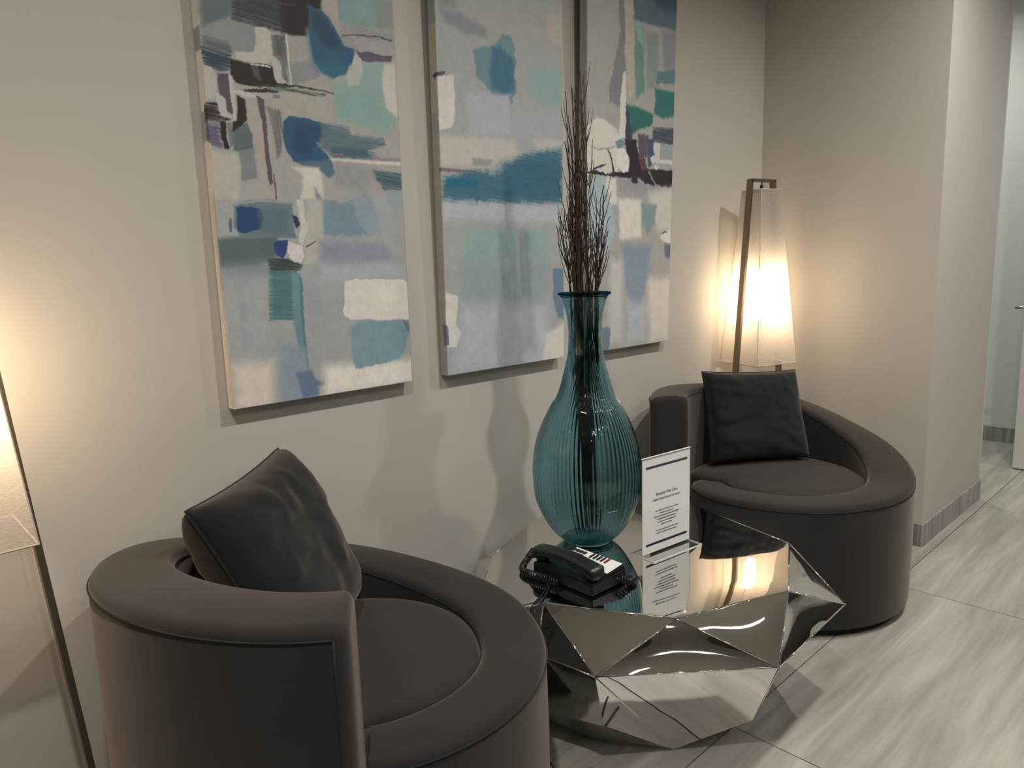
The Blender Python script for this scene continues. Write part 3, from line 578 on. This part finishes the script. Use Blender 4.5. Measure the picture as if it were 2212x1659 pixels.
# ================================================================== back cushions
def cushion(label, TL, TR, BL, BR, thick, seed, rnd=.05):
    TL, TR, BL, BR = map(Vector, (TL, TR, BL, BR))
    org = (TL + TR + BL + BR) / 4
    t = thing('back_cushion', label, 'cushion', tuple(org), 0, 'loose square cushions on the armchairs')
    nrm = ((TR - BL).cross(TL - BR)).normalized()
    rs = np.random.RandomState(seed); n = 44
    G = rs.rand(12, 12)
    def nz(u, v):
        x = u * 9 + 1; y = v * 9 + 1; i = int(x); j = int(y); fx = x - i; fy = y - j
        return (G[i, j] * (1 - fx) + G[i + 1, j] * fx) * (1 - fy) + (G[i, j + 1] * (1 - fx) + G[i + 1, j + 1] * fx) * fy - .5
    bm = bmesh.new(); sides = []
    for sgn in (1, -1):
        g = []
        for i in range(n + 1):
            row = []
            for j in range(n + 1):
                u, v = i / n, j / n; cu, cv = 2 * u - 1, 2 * v - 1
                # pinch the middle of the edges inwards, corners stay out
                ku = 1 - .045 * (1 - cv * cv) ; kv = 1 - .045 * (1 - cu * cu)
                uu = .5 + (u - .5) * kv if False else .5 + cu * .5 * (1 - .05 * (1 - cv * cv)); vv = .5 + cv * .5 * (1 - .05 * (1 - cu * cu))
                p = (BL * (1 - uu) + BR * uu) * (1 - vv) + (TL * (1 - uu) + TR * uu) * vv
                h_ = ((1 - cu ** 4) * (1 - cv ** 4)) ** .42
                edge = min(u, 1 - u, v, 1 - v)
                # wrinkles that run in from the seams
                wr = .006 * math.sin(26 * v + 5 * u + 6 * nz(u, v)) * math.exp(-((u if sgn else 1 - u) / .28)) + .0045 * math.sin(34 * (u + v * .6) + 7 * nz(v, u)) * math.exp(-(1 - v) / .2) + .004 * math.sin(30 * v + 9 * nz(v, u)) * math.exp(-(1 - u) / .2)
                off = thick / 2 * h_ + (wr + .014 * nz(u, v)) * min(1, edge * 9) * h_
                row.append(bm.verts.new(p + nrm * (off * sgn) - org))
            g.append(row)
        for i in range(n):
            for j in range(n): bm.faces.new((g[i][j], g[i + 1][j], g[i + 1][j + 1], g[i][j + 1]))
        sides.append(g)
    bmesh.ops.remove_doubles(bm, verts=bm.verts, dist=1e-5)
    obj('cushion_cover', bm, m_pil, t, smooth=True)
    def edge_pt(u, v):
        cu, cv = 2 * u - 1, 2 * v - 1
        uu = .5 + cu * .5 * (1 - .05 * (1 - cv * cv)); vv = .5 + cv * .5 * (1 - .05 * (1 - cu * cu))
        return (BL * (1 - uu) + BR * uu) * (1 - vv) + (TL * (1 - uu) + TR * uu) * vv - org
    pts = [edge_pt(i / 20, 0) for i in range(20)] + [edge_pt(1, i / 20) for i in range(20)] + [edge_pt(1 - i / 20, 1) for i in range(20)] + [edge_pt(0, 1 - i / 20) for i in range(21)]
    bm = bmesh.new(); tube(bm, pts, .0028, 6)
    obj('piping', bm, m_pil, t, smooth=True)
    return t
cushion('charcoal square cushion standing in the foreground armchair, one corner pointing up', (.455, 1.385, .822), (.775, 1.655, .838), (.575, 1.225, .47), (.865, 1.50, .47), .19, 3)
cushion('charcoal square cushion leaning in the corner armchair below the lamp', (2.535, 1.56, .820), (2.875, 1.335, .805), (2.475, 1.475, .468), (2.815, 1.235, .465), .13, 8)

# ================================================================== mirrored faceted table
ZT = 0.42
top = dict(A=(1.228, 1.201), B=(1.383, .912), Cc=(1.699, .787), D=(2.003, .93), E=(2.12, 1.33), F=(1.98, 1.53), G=(1.66, 1.652), H=(1.342, 1.521), I=(1.20, 1.40), K=(1.178, 1.218))
V = {k: (*v, ZT) for k, v in top.items()}
V.update(O=(1.174, .990, .33), N=(1.525, .723, .31), M=(1.949, .740, .31), P1=(2.13, 1.10, .29), P2=(2.07, 1.44, .27), P3=(1.80, 1.68, .26), P4=(1.44, 1.705, .32), P5=(1.205, 1.47, .27), P=(1.172, 1.175, .315),
         S=(1.268, 1.044, .136), R=(1.583, .814, .104), Q=(1.468, .976, 0.0),
         b1=(1.76, .95, 0), b2=(1.90, 1.12, 0), b3=(1.85, 1.38, 0), b4=(1.62, 1.47, 0), b5=(1.40, 1.33, 0), b6=(1.36, 1.14, 0), R2=(1.96, .93, .05), S2=(1.225, 1.27, .10))
tris_up = 'A B O,B N O,B Cc N,Cc M N,Cc D M,D P1 M,D E P1,E P2 P1,E F P2,F P3 P2,F G P3,G P4 P3,G H P4,H P5 P4,H I P5,I K P5,K P P5,K A P,A O P'
tris_lo = 'O N R,O R Q,O Q S,N R2 R,N M R2,M P1 R2,R b1 Q,R R2 b1,R2 b2 b1,R2 P1 b2,P1 P2 b2,P2 b3 b2,P2 P3 b3,P3 b4 b3,P3 P4 b4,P4 P5 b4,P5 b5 b4,P5 S2 b5,P5 P S2,P O S,P S S2,S b6 S2,S2 b6 b5,S Q b6'
table = thing('faceted_coffee_table', 'low faceted mirror-polished steel table between the two armchairs, holding vase and telephone', 'table', (1.66, 1.20, 0))
org = Vector((1.66, 1.20, 0))
PUFF = {'A B O': .6, 'B N O': -1.6, 'B Cc N': 2.2, 'Cc M N': -3.0, 'Cc D M': 3.0, 'O N R': 0, 'O R Q': 0, 'O Q S': 0, 'A O P': .5}
rnp = random.Random(4)
def facets(spec, puff=.0, sub=10):
    """every facet a finely divided, slightly bulged sheet with crisp edges"""
    bm = bmesh.new()
    cen = Vector((0, 0, .2))
    for f in spec.split(','):
        a, b, c = (Vector(V[k]) - org for k in f.split())
        n = (b - a).cross(c - a).normalized()
        if n.dot((a + b + c) / 3 - cen) < 0: n = -n
        amp = puff * PUFF.get(f.strip(), rnp.choice([-1, 1])) * min((a - b).length, (b - c).length, (c - a).length)
        gr = {}
        for i in range(sub + 1):
            for j in range(sub + 1 - i):
                u, v = i / sub, j / sub; w_ = 1 - u - v
                p = a * w_ + b * u + c * v
                gr[i, j] = bm.verts.new(p + n * (amp * 27 * u * v * w_) ** 1.0 if puff else p)
        for i in range(sub):
            for j in range(sub - i):
                bm.faces.new((gr[i, j], gr[i + 1, j], gr[i, j + 1]))
                if i + j < sub - 1: bm.faces.new((gr[i + 1, j], gr[i + 1, j + 1], gr[i, j + 1]))
    bmesh.ops.remove_doubles(bm, verts=bm.verts, dist=1e-5)
    return bm
fb = facets(tris_up, puff=.012, sub=12)
lb = facets(tris_lo, puff=.006, sub=8)
def sharp_obj(name, bm, m, parent):
    o = obj(name, bm, m, parent, angle=16); return o
sharp_obj('upper_facets', fb, m_chrome, table)
sharp_obj('lower_facets', lb, m_chrome, table)
# top sheet, tiny rolled edge
bm = bmesh.new(); ring = [Vector(V[k]) - org for k in top]
N = 40
def in_pts(fr, dz): return [bm.verts.new((Vector((0, 0, ZT)) * (1 - fr) + p * fr) + Vector((0, 0, dz))) for p in dense]
dense = []
for a, b in zip(ring, ring[1:] + ring[:1]):
    for i in range(8): dense.append(a.lerp(b, i / 8))
rr = [in_pts(1.0, 0), in_pts(.996, .0006), in_pts(.985, .0010), in_pts(.7, .0010), in_pts(.35, .001)]
for a, b in zip(rr, rr[1:]):
    for k in range(len(dense)): bm.faces.new((a[k], a[(k + 1) % len(dense)], b[(k + 1) % len(dense)], b[k]))
bm.faces.new(rr[-1])
obj('table_top', bm, m_top, table, smooth=True)
for f in 'A O,O B,B N,N Cc,Cc M,M N,N O,M D,A B,B Cc,Cc D,K A,D P1,A P,O P,H I,G H,H P4,D E,O Q,N R'.split(','):
    p0, p1 = (Vector(V[k]) - org for k in f.split())
    obj('edge_highlight', tube(bmesh.new(), [p0, p1], .0018, 6), m_chrome, table, smooth=True)  # thin chrome tubes added to give the facet edges a bright highlight
ZS = ZT + .0012
# ================================================================== vase
vx, vy = 1.629, 1.395
prof = [(.060, 0.0), (.072, .003), (.0765, .010), (.1006, .030), (.1259, .066), (.1447, .105), (.158, .140), (.1624, .171), (.1648, .215), (.1644, .236), (.1556, .300), (.135, .364), (.1032, .428), (.0907, .445), (.0738, .490), (.0600, .545), (.0517, .584), (.0488, .640), (.0515, .680), (.0560, .705), (.0640, .735), (.0712, .747)]
def dens(pr, k=5):
    pts = spline([(r, z, 0) for r, z in pr], k); return [(p.x, p.y) for p in pts]
outer = dens(prof, 4)
def rib(t, z, r):
    env = min(1, z / .04) * max(0.15, min(1, (.66 - z) / .15))
    return .0009 * env * math.sin(74 * t + 5 * z + 1.8 * math.sin(3 * t + 9 * z)) * (.6 + .4 * math.sin(5 * t + 11 * z)) + .0007 * env * math.sin(11 * t - 14 * z)
vase = thing('glass_vase', 'tall teal ribbed glass vase holding dark twigs, on the mirrored table', 'vase', (vx, vy, ZS))
th = .0045
inner = [(max(r - th, .004), z + (.012 if i == 0 else 0)) for i, (r, z) in enumerate(outer)]
inner = [(r, max(z, .014)) for r, z in inner if z <= .748]
bm = lathe(outer, 232, rib)
n = 320
full = outer + [(outer[-1][0] - .002, .7495)] + list(reversed(inner))
bm.free(); bm = bmesh.new()
rings = []
for k, (r, z) in enumerate(full):
    isout = k < len(outer)
    ph_ = 0 if isout else .03
    rr0 = [r + rib(2 * PI * i / n + ph_, z, r) for i in range(n)]
    rings.append([bm.verts.new((rr0[i] * math.cos(2 * PI * i / n), rr0[i] * math.sin(2 * PI * i / n), z)) for i in range(n)])
for a, b in zip(rings, rings[1:]):
    for i in range(n): bm.faces.new((a[i], a[(i + 1) % n], b[(i + 1) % n], b[i]))
bm.faces.new(rings[0]); bm.faces.new(rings[-1])
obj('glass_body', bm, m_teal, vase, smooth=True)
bm = bmesh.new(); tor = []
for i in range(96):
    t_ = 2 * PI * i / 96
    tor.append([bm.verts.new(((.0730 + .0052 * math.cos(q)) * math.cos(t_), (.0730 + .0052 * math.cos(q)) * math.sin(t_), .7545 + .0042 * math.sin(q))) for q in [2 * PI * k / 12 for k in range(12)]])
for i in range(96):
    a, b = tor[i], tor[(i + 1) % 96]
    for k in range(12): bm.faces.new((a[k], b[k], b[(k + 1) % 12], a[(k + 1) % 12]))
obj('lip', bm, m_tealrim, vase, smooth=True)

# ================================================================== twigs
TW = Vector((vx, vy, ZS))
right = Vector((RB[0][0], RB[0][1], 0)).normalized()      # along the photo's horizontal
fwd = Vector((RB[2][0], RB[2][1], 0)).normalized()
rnd = random.Random(5)
def inside_r(z):
    for (r0, z0), (r1, z1) in zip(prof, prof[1:]):
        if z0 <= z <= z1: return r0 + (r1 - r0) * (z - z0) / (z1 - z0) - .009
    return .06
def twig(kind, i, ntot):
    # lateral placement in the mouth (m along "right") and at the tip
    if kind == 'tall':
        m_ = rnd.uniform(-.036, .016); d0 = rnd.uniform(-.028, .028); ztip = rnd.choice([rnd.uniform(.95, 1.22), rnd.uniform(1.1, 1.37)]); tip = m_ * .95 - .010 + rnd.gauss(0, .007)
    elif kind == 'short':
        m_ = rnd.uniform(.004, .044); d0 = rnd.uniform(-.026, .026); ztip = rnd.uniform(.86, 1.06); tip = m_ * 1.15 + rnd.uniform(-.01, .03)
    else:
        m_ = rnd.uniform(-.048, -.036); d0 = rnd.uniform(-.01, .01); ztip = rnd.uniform(.92, 1.02); tip = m_ - rnd.uniform(.005, .035)
    neck = Vector(right * m_ + fwd * d0); rr_ = neck.length
    if rr_ > .038: neck *= .038 / rr_
    low = right * rnd.uniform(-.022, .022) + fwd * rnd.uniform(-.03, .03); zl = rnd.uniform(.02, .10)
    pts = [low + Vector((0, 0, zl)), low * .8 + neck * .2 + Vector((0, 0, .25)), neck * .9 + low * .1 + Vector((0, 0, .50)), neck + Vector((0, 0, .64)),
           neck * 1.05 + Vector((0, 0, .75))]
    d1 = fwd * (d0 * 1.3)
    for k in (.35, .7, 1.0):
        z = .75 + (ztip - .75) * k
        pts.append(right * (neck.dot(right) * (1 - k) + tip * k + rnd.gauss(0, .003)) + d1 + fwd * rnd.gauss(0, .004) + Vector((0, 0, z)))
    P = spline(pts, 6)
    P = [p + Vector((rnd.gauss(0, .0011), rnd.gauss(0, .0011), 0)) for p in P]
    n_ = len(P); R_ = [.0033 * (1 - .70 * k / n_) for k in range(n_)]
    bm = bmesh.new(); tube(bm, P, R_, 5)
    # side shoots with small buds
    for q in range(rnd.randint(2, 4)):
        k = rnd.randint(int(n_ * .62), n_ - 4); b = P[k]; sd = rnd.choice([-1, 1]); L = rnd.uniform(.05, .12)
        dirn = (right * sd * rnd.uniform(.12, .3) + fwd * rnd.gauss(0, .12) + Vector((0, 0, 1))).normalized()
        sp = [b, b + dirn * L * .4 + right * sd * .003, b + dirn * L]
        tube(bm, spline(sp, 4), [.0014] * 5 + [.0010] * 3 + [.0007], 4)
    o = obj('dry_twig', bm, m_twig, None, smooth=True); o.location = TW
    return o
for i in range(32):
    tag(twig('tall', i, 34), 'thin dark brown twig in the tall dense bundle rising from the teal vase', 'twig', 'tall twigs in the teal vase')
for i in range(15):
    tag(twig('short', i, 15), 'shorter dark branching twig on the right side of the teal vase mouth', 'twig', 'shorter twigs at the right of the vase')
for i in range(4):
    tag(twig('left', i, 4), 'thin dark twig spreading out to the left of the bundle in the vase', 'twig', 'twigs spreading left from the vase')

# ================================================================== sign holder
sg = thing('acrylic_sign_holder', 'clear acrylic stand with a white printed notice, right of the vase on the table', 'sign', (1.7245, 1.1735, ZS))
sdir = Vector((.2075, -.0245, 0)).normalized(); sn = Vector((-sdir.y * -1, -sdir.x, 0))
sn = Vector((sdir.y, -sdir.x, 0))                       # towards the viewer side
SW, SH = .2095, .292
def frame_box(u0, u1, v0, v1, n0, n1, bev=0.0004):
    bm = boxbm(u0, u1, n0, n1, v0, v1, bev, 1)
    for v in bm.verts:
        c = v.co.copy(); v.co = sdir * c.x - sn * c.y + Vector((0, 0, c.z))
    return bm
bmA = frame_box(-SW / 2, SW / 2, .003, SH, -.0035, -.0012)
obj('front_panel', bmA, m_acryl, sg)
obj('back_panel', frame_box(-SW / 2, SW / 2, .003, SH, .0012, .0035), m_acryl, sg)
obj('foot', frame_box(-SW / 2, SW / 2, 0, .0027, -.045, .045), m_acryl, sg)
m_edge = mat('edge_glow_white', (0.72, 0.74, 0.72), 0.3)  # whitish colour stands in for light glowing in the clear acrylic edges
for e_ in ((-SW / 2, SW / 2, 0, .0029, -.0456, -.045), (-SW / 2, SW / 2, 0, .0029, .045, .0456), (-SW / 2 - .0006, -SW / 2, 0, .0029, -.045, .045), (SW / 2, SW / 2 + .0006, 0, .0029, -.045, .045), (-SW / 2, SW / 2, SH, SH + .0006, -.0035, .0035)):
    obj('edge_glow_strip', frame_box(*e_, 0), m_edge, sg)
paper = obj('notice_sheet', frame_box(-SW / 2 + .002, SW / 2 - .002, .006, SH - .003, -.0005, .0005, 0), mat('white_paper', (0.80, 0.79, 0.77), 0.7), sg)
def strip(u0, u1, v0, v1, m, nm='printed_bar'):
    obj(nm, frame_box(u0, u1, v0, v1, -.0009, -.0006, 0), m, paper)
strip(-.088, .090, .258, .265, m_navy); strip(-.088, .090, .028, .035, m_navy)
def text(body, size, v, m, nm, xs=1.0):
    cu = bpy.data.curves.new(nm, 'FONT'); cu.body = body; cu.size = size; cu.align_x = 'CENTER'; cu.space_line = 1.0
    cu.extrude = .0001; cu.offset = .00012
    tmp = bpy.data.objects.new(nm, cu); COL.objects.link(tmp)
    dg = bpy.context.evaluated_depsgraph_get(); me = bpy.data.meshes.new_from_object(tmp.evaluated_get(dg))
    bpy.data.objects.remove(tmp)
    for q in me.vertices:
        c = q.co.copy(); q.co = sdir * (c.x * xs) + sn * (.0008 + c.z) + Vector((0, 0, v + c.y))
    me.materials.clear()
    obj(nm, me, m, paper)
text('Because We Care', .0128, .1735, m_navy, 'heading')
text('Digital Guest Room Directory', .0098, .1585, m_navy, 'subheading')
for k, ln in enumerate(['Your health and well-being are of the', 'utmost importance at', 'Executive Residency by Best Western\u00ae.', 'A digital guest room directory', 'is one way we\u2019re keeping you', 'safe at our hotels.']):
    text(ln, .0066, .1255 - k * .0088, m_ink, 'text_line')
for k, ln in enumerate(['To access, simply scan the QR Code', 'with your mobile device camera.']):
    text(ln, .0066, .0660 - k * .0088, m_ink, 'text_line')

# ================================================================== telephone
ph = thing('desk_telephone', 'black corded desk telephone on the near left side of the mirrored table', 'telephone', (1.405, 1.235, ZS), math.radians(-2))
def wedge(bm, x0, x1, y0, y1, zf, zb, bev=.004):
    """desk set body: top slopes from zb (x1, far side) down to zf (x0)"""
    r = bmesh.ops.create_cube(bm, size=1.0)['verts']
    for v in r:
        x = x0 if v.co.x < 0 else x1; y = y0 if v.co.y < 0 else y1
        z = 0.003 if v.co.z < 0 else (zf if v.co.x < 0 else zb)
        v.co = Vector((x, y, z))
    bmesh.ops.bevel(bm, geom=list({e for v in r for e in v.link_edges}), offset=bev, segments=2, affect='EDGES')
bm = bmesh.new(); wedge(bm, -.075, .062, -.112, .105, .036, .042)
obj('base', bm, m_black, ph, angle=40)
bm = bmesh.new(); wedge(bm, -.012, .060, -.108, .100, .042, .052, .003)
obj('key_panel', bm, m_black, ph, angle=40)
# handset along the near long side
hs = bmesh.new(); rings = []
for i in range(25):
    k = i / 24; y = .118 - .236 * k
    arch = .074 - .030 * (2 * k - 1) ** 2 * .62
    wd = .024 + .004 * (abs(2 * k - 1) ** 3); hh = .012 + .008 * abs(2 * k - 1) ** 3
    if k < .03 or k > .97: wd *= .55; hh *= .5
    ring = []
    for q in range(16):
        a = 2 * PI * q / 16; cx_ = abs(math.cos(a)) ** .6 * (1 if math.cos(a) >= 0 else -1); cz_ = abs(math.sin(a)) ** .6 * (1 if math.sin(a) >= 0 else -1)
        ring.append(hs.verts.new((-.048 + wd * cx_, y, arch + hh * cz_)))
    rings.append(ring)
for a, b in zip(rings, rings[1:]):
    for q in range(16): hs.faces.new((a[q], a[(q + 1) % 16], b[(q + 1) % 16], b[q]))
hs.faces.new(rings[0]); hs.faces.new(rings[-1])
hand = obj('handset', hs, m_black, ph, smooth=True)
for yy in (.092, -.092):
    bm = lathe([(.018, .040), (.022, .048), (.0225, .060)], 20, close=True)
    for v in bm.verts: v.co += Vector((-.048, yy, 0))
    obj('handset_cup', bm, m_black, hand, smooth=True)
# label strip with speed keys, keypad
def slope_box(x0, x1, y0, y1, t, m, nm, par):
    zf = .042 + (x0 + .012) / .072 * .010; zb = .042 + (x1 + .012) / .072 * .010
    bm = bmesh.new(); r = bmesh.ops.create_cube(bm, size=1.0)['verts']
    for v in r:
        x = x0 if v.co.x < 0 else x1; z = (zf if v.co.x < 0 else zb)
        v.co = Vector((x, y0 if v.co.y < 0 else y1, z + (t if v.co.z > 0 else -.001)))
    return obj(nm, bm, m, par)
lab = slope_box(-.006, .056, -.104, .060, .0008, m_white, 'label_card', ph)
for k in range(4):
    slope_box(.030, .052, -.052 + k * .013, -.046 + k * .013, .0035, m_key, 'speed_key', ph)
slope_box(.030, .052, -.066, -.060, .0035, m_red, 'message_key', ph)
for r in range(4):
    for c in range(3):
        slope_box(.002 + c * .017, .012 + c * .017, .012 + r * .013, .021 + r * .013, .004, m_key, 'key', ph)
def coil(P, rad, turns, wire=.0016, n=14):
    P = spline(P, 24); bm = bmesh.new(); L = len(P); out = []
    tot = turns * n
    for i in range(tot + 1):
        k = i / tot * (L - 1); a = int(min(k, L - 2)); p = P[a].lerp(P[a + 1], k - a)
        t_ = (P[a + 1] - P[a]).normalized(); u = t_.cross(Vector((0.2, 0.1, 1))).normalized(); v = t_.cross(u)
        q = 2 * PI * i / n; out.append(p + u * rad * math.cos(q) + v * rad * math.sin(q))
    tube(bm, out, wire, 5); return bm
obj('coiled_cord', coil([(-.052, .120, .060), (-.060, .138, .034), (-.080, .140, .012), (-.096, .115, .010), (-.094, .075, .012), (-.088, .04, .012), (-.084, .00, .010)], .0085, 30, .0022), m_black, ph, smooth=True)
obj('coiled_cord', coil([(.02, -.118, .030), (.05, -.128, .012), (.072, -.126, .010), (.078, -.108, .010)], .0085, 12, .0022), m_black, ph, smooth=True)
cb = bmesh.new()
def W2(x, y, z): return ph.matrix_world.inverted() @ Vector((x, y, z))
bpy.context.view_layer.update()
tube(cb, spline([W2(1.335, 1.28, .432), W2(1.27, 1.24, .424), W2(1.19, 1.205, .424), W2(1.160, 1.19, .40), W2(1.155, 1.175, .2), W2(1.15, 1.13, .06), W2(1.17, 1.09, .004), W2(1.23, 1.05, .004), W2(1.28, 1.04, .004), W2(1.30, .97, .004)], 10), .0022, 6)
tube(cb, spline([W2(1.335, 1.27, .432), W2(1.26, 1.225, .424), W2(1.195, 1.190, .424), W2(1.166, 1.178, .40), W2(1.160, 1.165, .2), W2(1.165, 1.14, .06), W2(1.20, 1.12, .004), W2(1.26, 1.08, .004), W2(1.275, 1.03, .004), W2(1.26, .96, .004)], 10), .0022, 6)
obj('line_cord', cb, m_black, ph, smooth=True)

# ================================================================== floor lamps
def make_lamp(name, label, loc, rz, grp):
    t = thing(name, label, 'floor lamp', loc, rz, grp)
    zb, zt = .80, 1.553; hb, ht = .115, .057
    def fr(z): return hb + (ht - hb) * (z - zb) / (zt - zb)
    # square tapered shade, open at both ends, seams on the corners
    bm = bmesh.new()
    n = 12; rows = []
    for i in range(n + 1):
        z = zb + (zt - zb) * i / n; a = fr(z)
        rows.append([bm.verts.new((sx * a, sy * a, z)) for sx, sy in ((1, 1), (-1, 1), (-1, -1), (1, -1))])
    for a, b in zip(rows, rows[1:]):
        for k in range(4): bm.faces.new((a[k], a[(k + 1) % 4], b[(k + 1) % 4], b[k]))
    sh = obj('lamp_shade', bm, m_shade, t)
    bm = bmesh.new()
    for sx, sy in ((1, 1), (-1, 1), (-1, -1), (1, -1)): tube(bm, [(sx * hb, sy * hb, zb), (sx * ht, sy * ht, zt)], .0014, 5)
    for z, a in ((zb, hb), (zt, ht)):
        q = [(a, a, z), (-a, a, z), (-a, -a, z), (a, -a, z), (a, a, z)]
        for p0, p1 in zip(q, q[1:]): tube(bm, [p0, p1], .0022, 5)
    obj('seam', bm, m_trim, sh)
    # two leaning flat bars outside the shade, joined above and at the floor
    def bar(sx):
        bm = bmesh.new(); w_, d_ = .014, .006
        z0, z1 = 0.0, 1.592; x0, x1 = fr(z0) + .012, fr(z1) + .012
        r = bmesh.ops.create_cube(bm, size=1.0)['verts']
        for v in r:
            z = z0 if v.co.z < 0 else z1; xc = (x0 if v.co.z < 0 else x1) * sx
            v.co = Vector((xc + (d_ if v.co.x > 0 else -d_), w_ if v.co.y > 0 else -w_, z))
        return bm
    obj('frame_bar', bar(1), m_bronze, t); obj('frame_bar', bar(-1), m_bronze, t)
    x1 = fr(1.592) + .018
    obj('top_bar', boxbm(-x1, x1, -.014, .014, 1.588, 1.600), m_bronze, t)
    x0 = fr(0) + .006
    obj('floor_bar', boxbm(-x0, x0, -.014, .014, 0, .012), m_bronze, t)
    bm = bmesh.new(); tube(bm, [(0, 0, 1.588), (0, 0, 1.548)], .003, 8); tube(bm, [(-ht, 0, 1.549), (ht, 0, 1.549)], .0018, 6); tube(bm, [(0, -ht, 1.549), (0, ht, 1.549)], .0018, 6)
    obj('shade_hanger', bm, m_bronze, t)
    bm = lathe([(.001, 1.578), (.007, 1.574), (.008, 1.568), (.005, 1.562), (.001, 1.560)], 14)
    obj('finial', bm, m_toe, t, smooth=True)
    bm = bmesh.new(); tube(bm, [(0, 0, 1.548), (0, 0, 1.19)], .0035, 8); tube(bm, [(0, 0, 1.25), (0, 0, 1.195)], .016, 14)
    obj('lamp_socket', bm, m_fix, t, smooth=True)
    bm = lathe([(.001, .985), (.020, .990), (.032, 1.005), (.036, 1.03), (.036, 1.16), (.030, 1.185), (.016, 1.20)], 20)
    obj('bulb', bm, m_bulb, t, smooth=True)
    return t
GL = 'tapered linen floor lamps in bronze frames'
lampR = make_lamp('floor_lamp', 'lit tapered linen lamp in a bronze frame, in the corner behind the far armchair', (3.045, 1.588, 0), math.atan2(.297, -.948), GL)
lampL = lampR.copy(); COL.objects.link(lampL)
lampL.location = (0.118, 1.590, 0); lampL.rotation_euler = (0, 0, 0)
lampL['label'] = 'lit tapered linen lamp cut off by the left edge, beside the foreground armchair'
for c in list(lampR.children):
    k = c.copy(); COL.objects.link(k); k.parent = lampL
    for g in list(c.children):
        q = g.copy(); COL.objects.link(q); q.parent = k
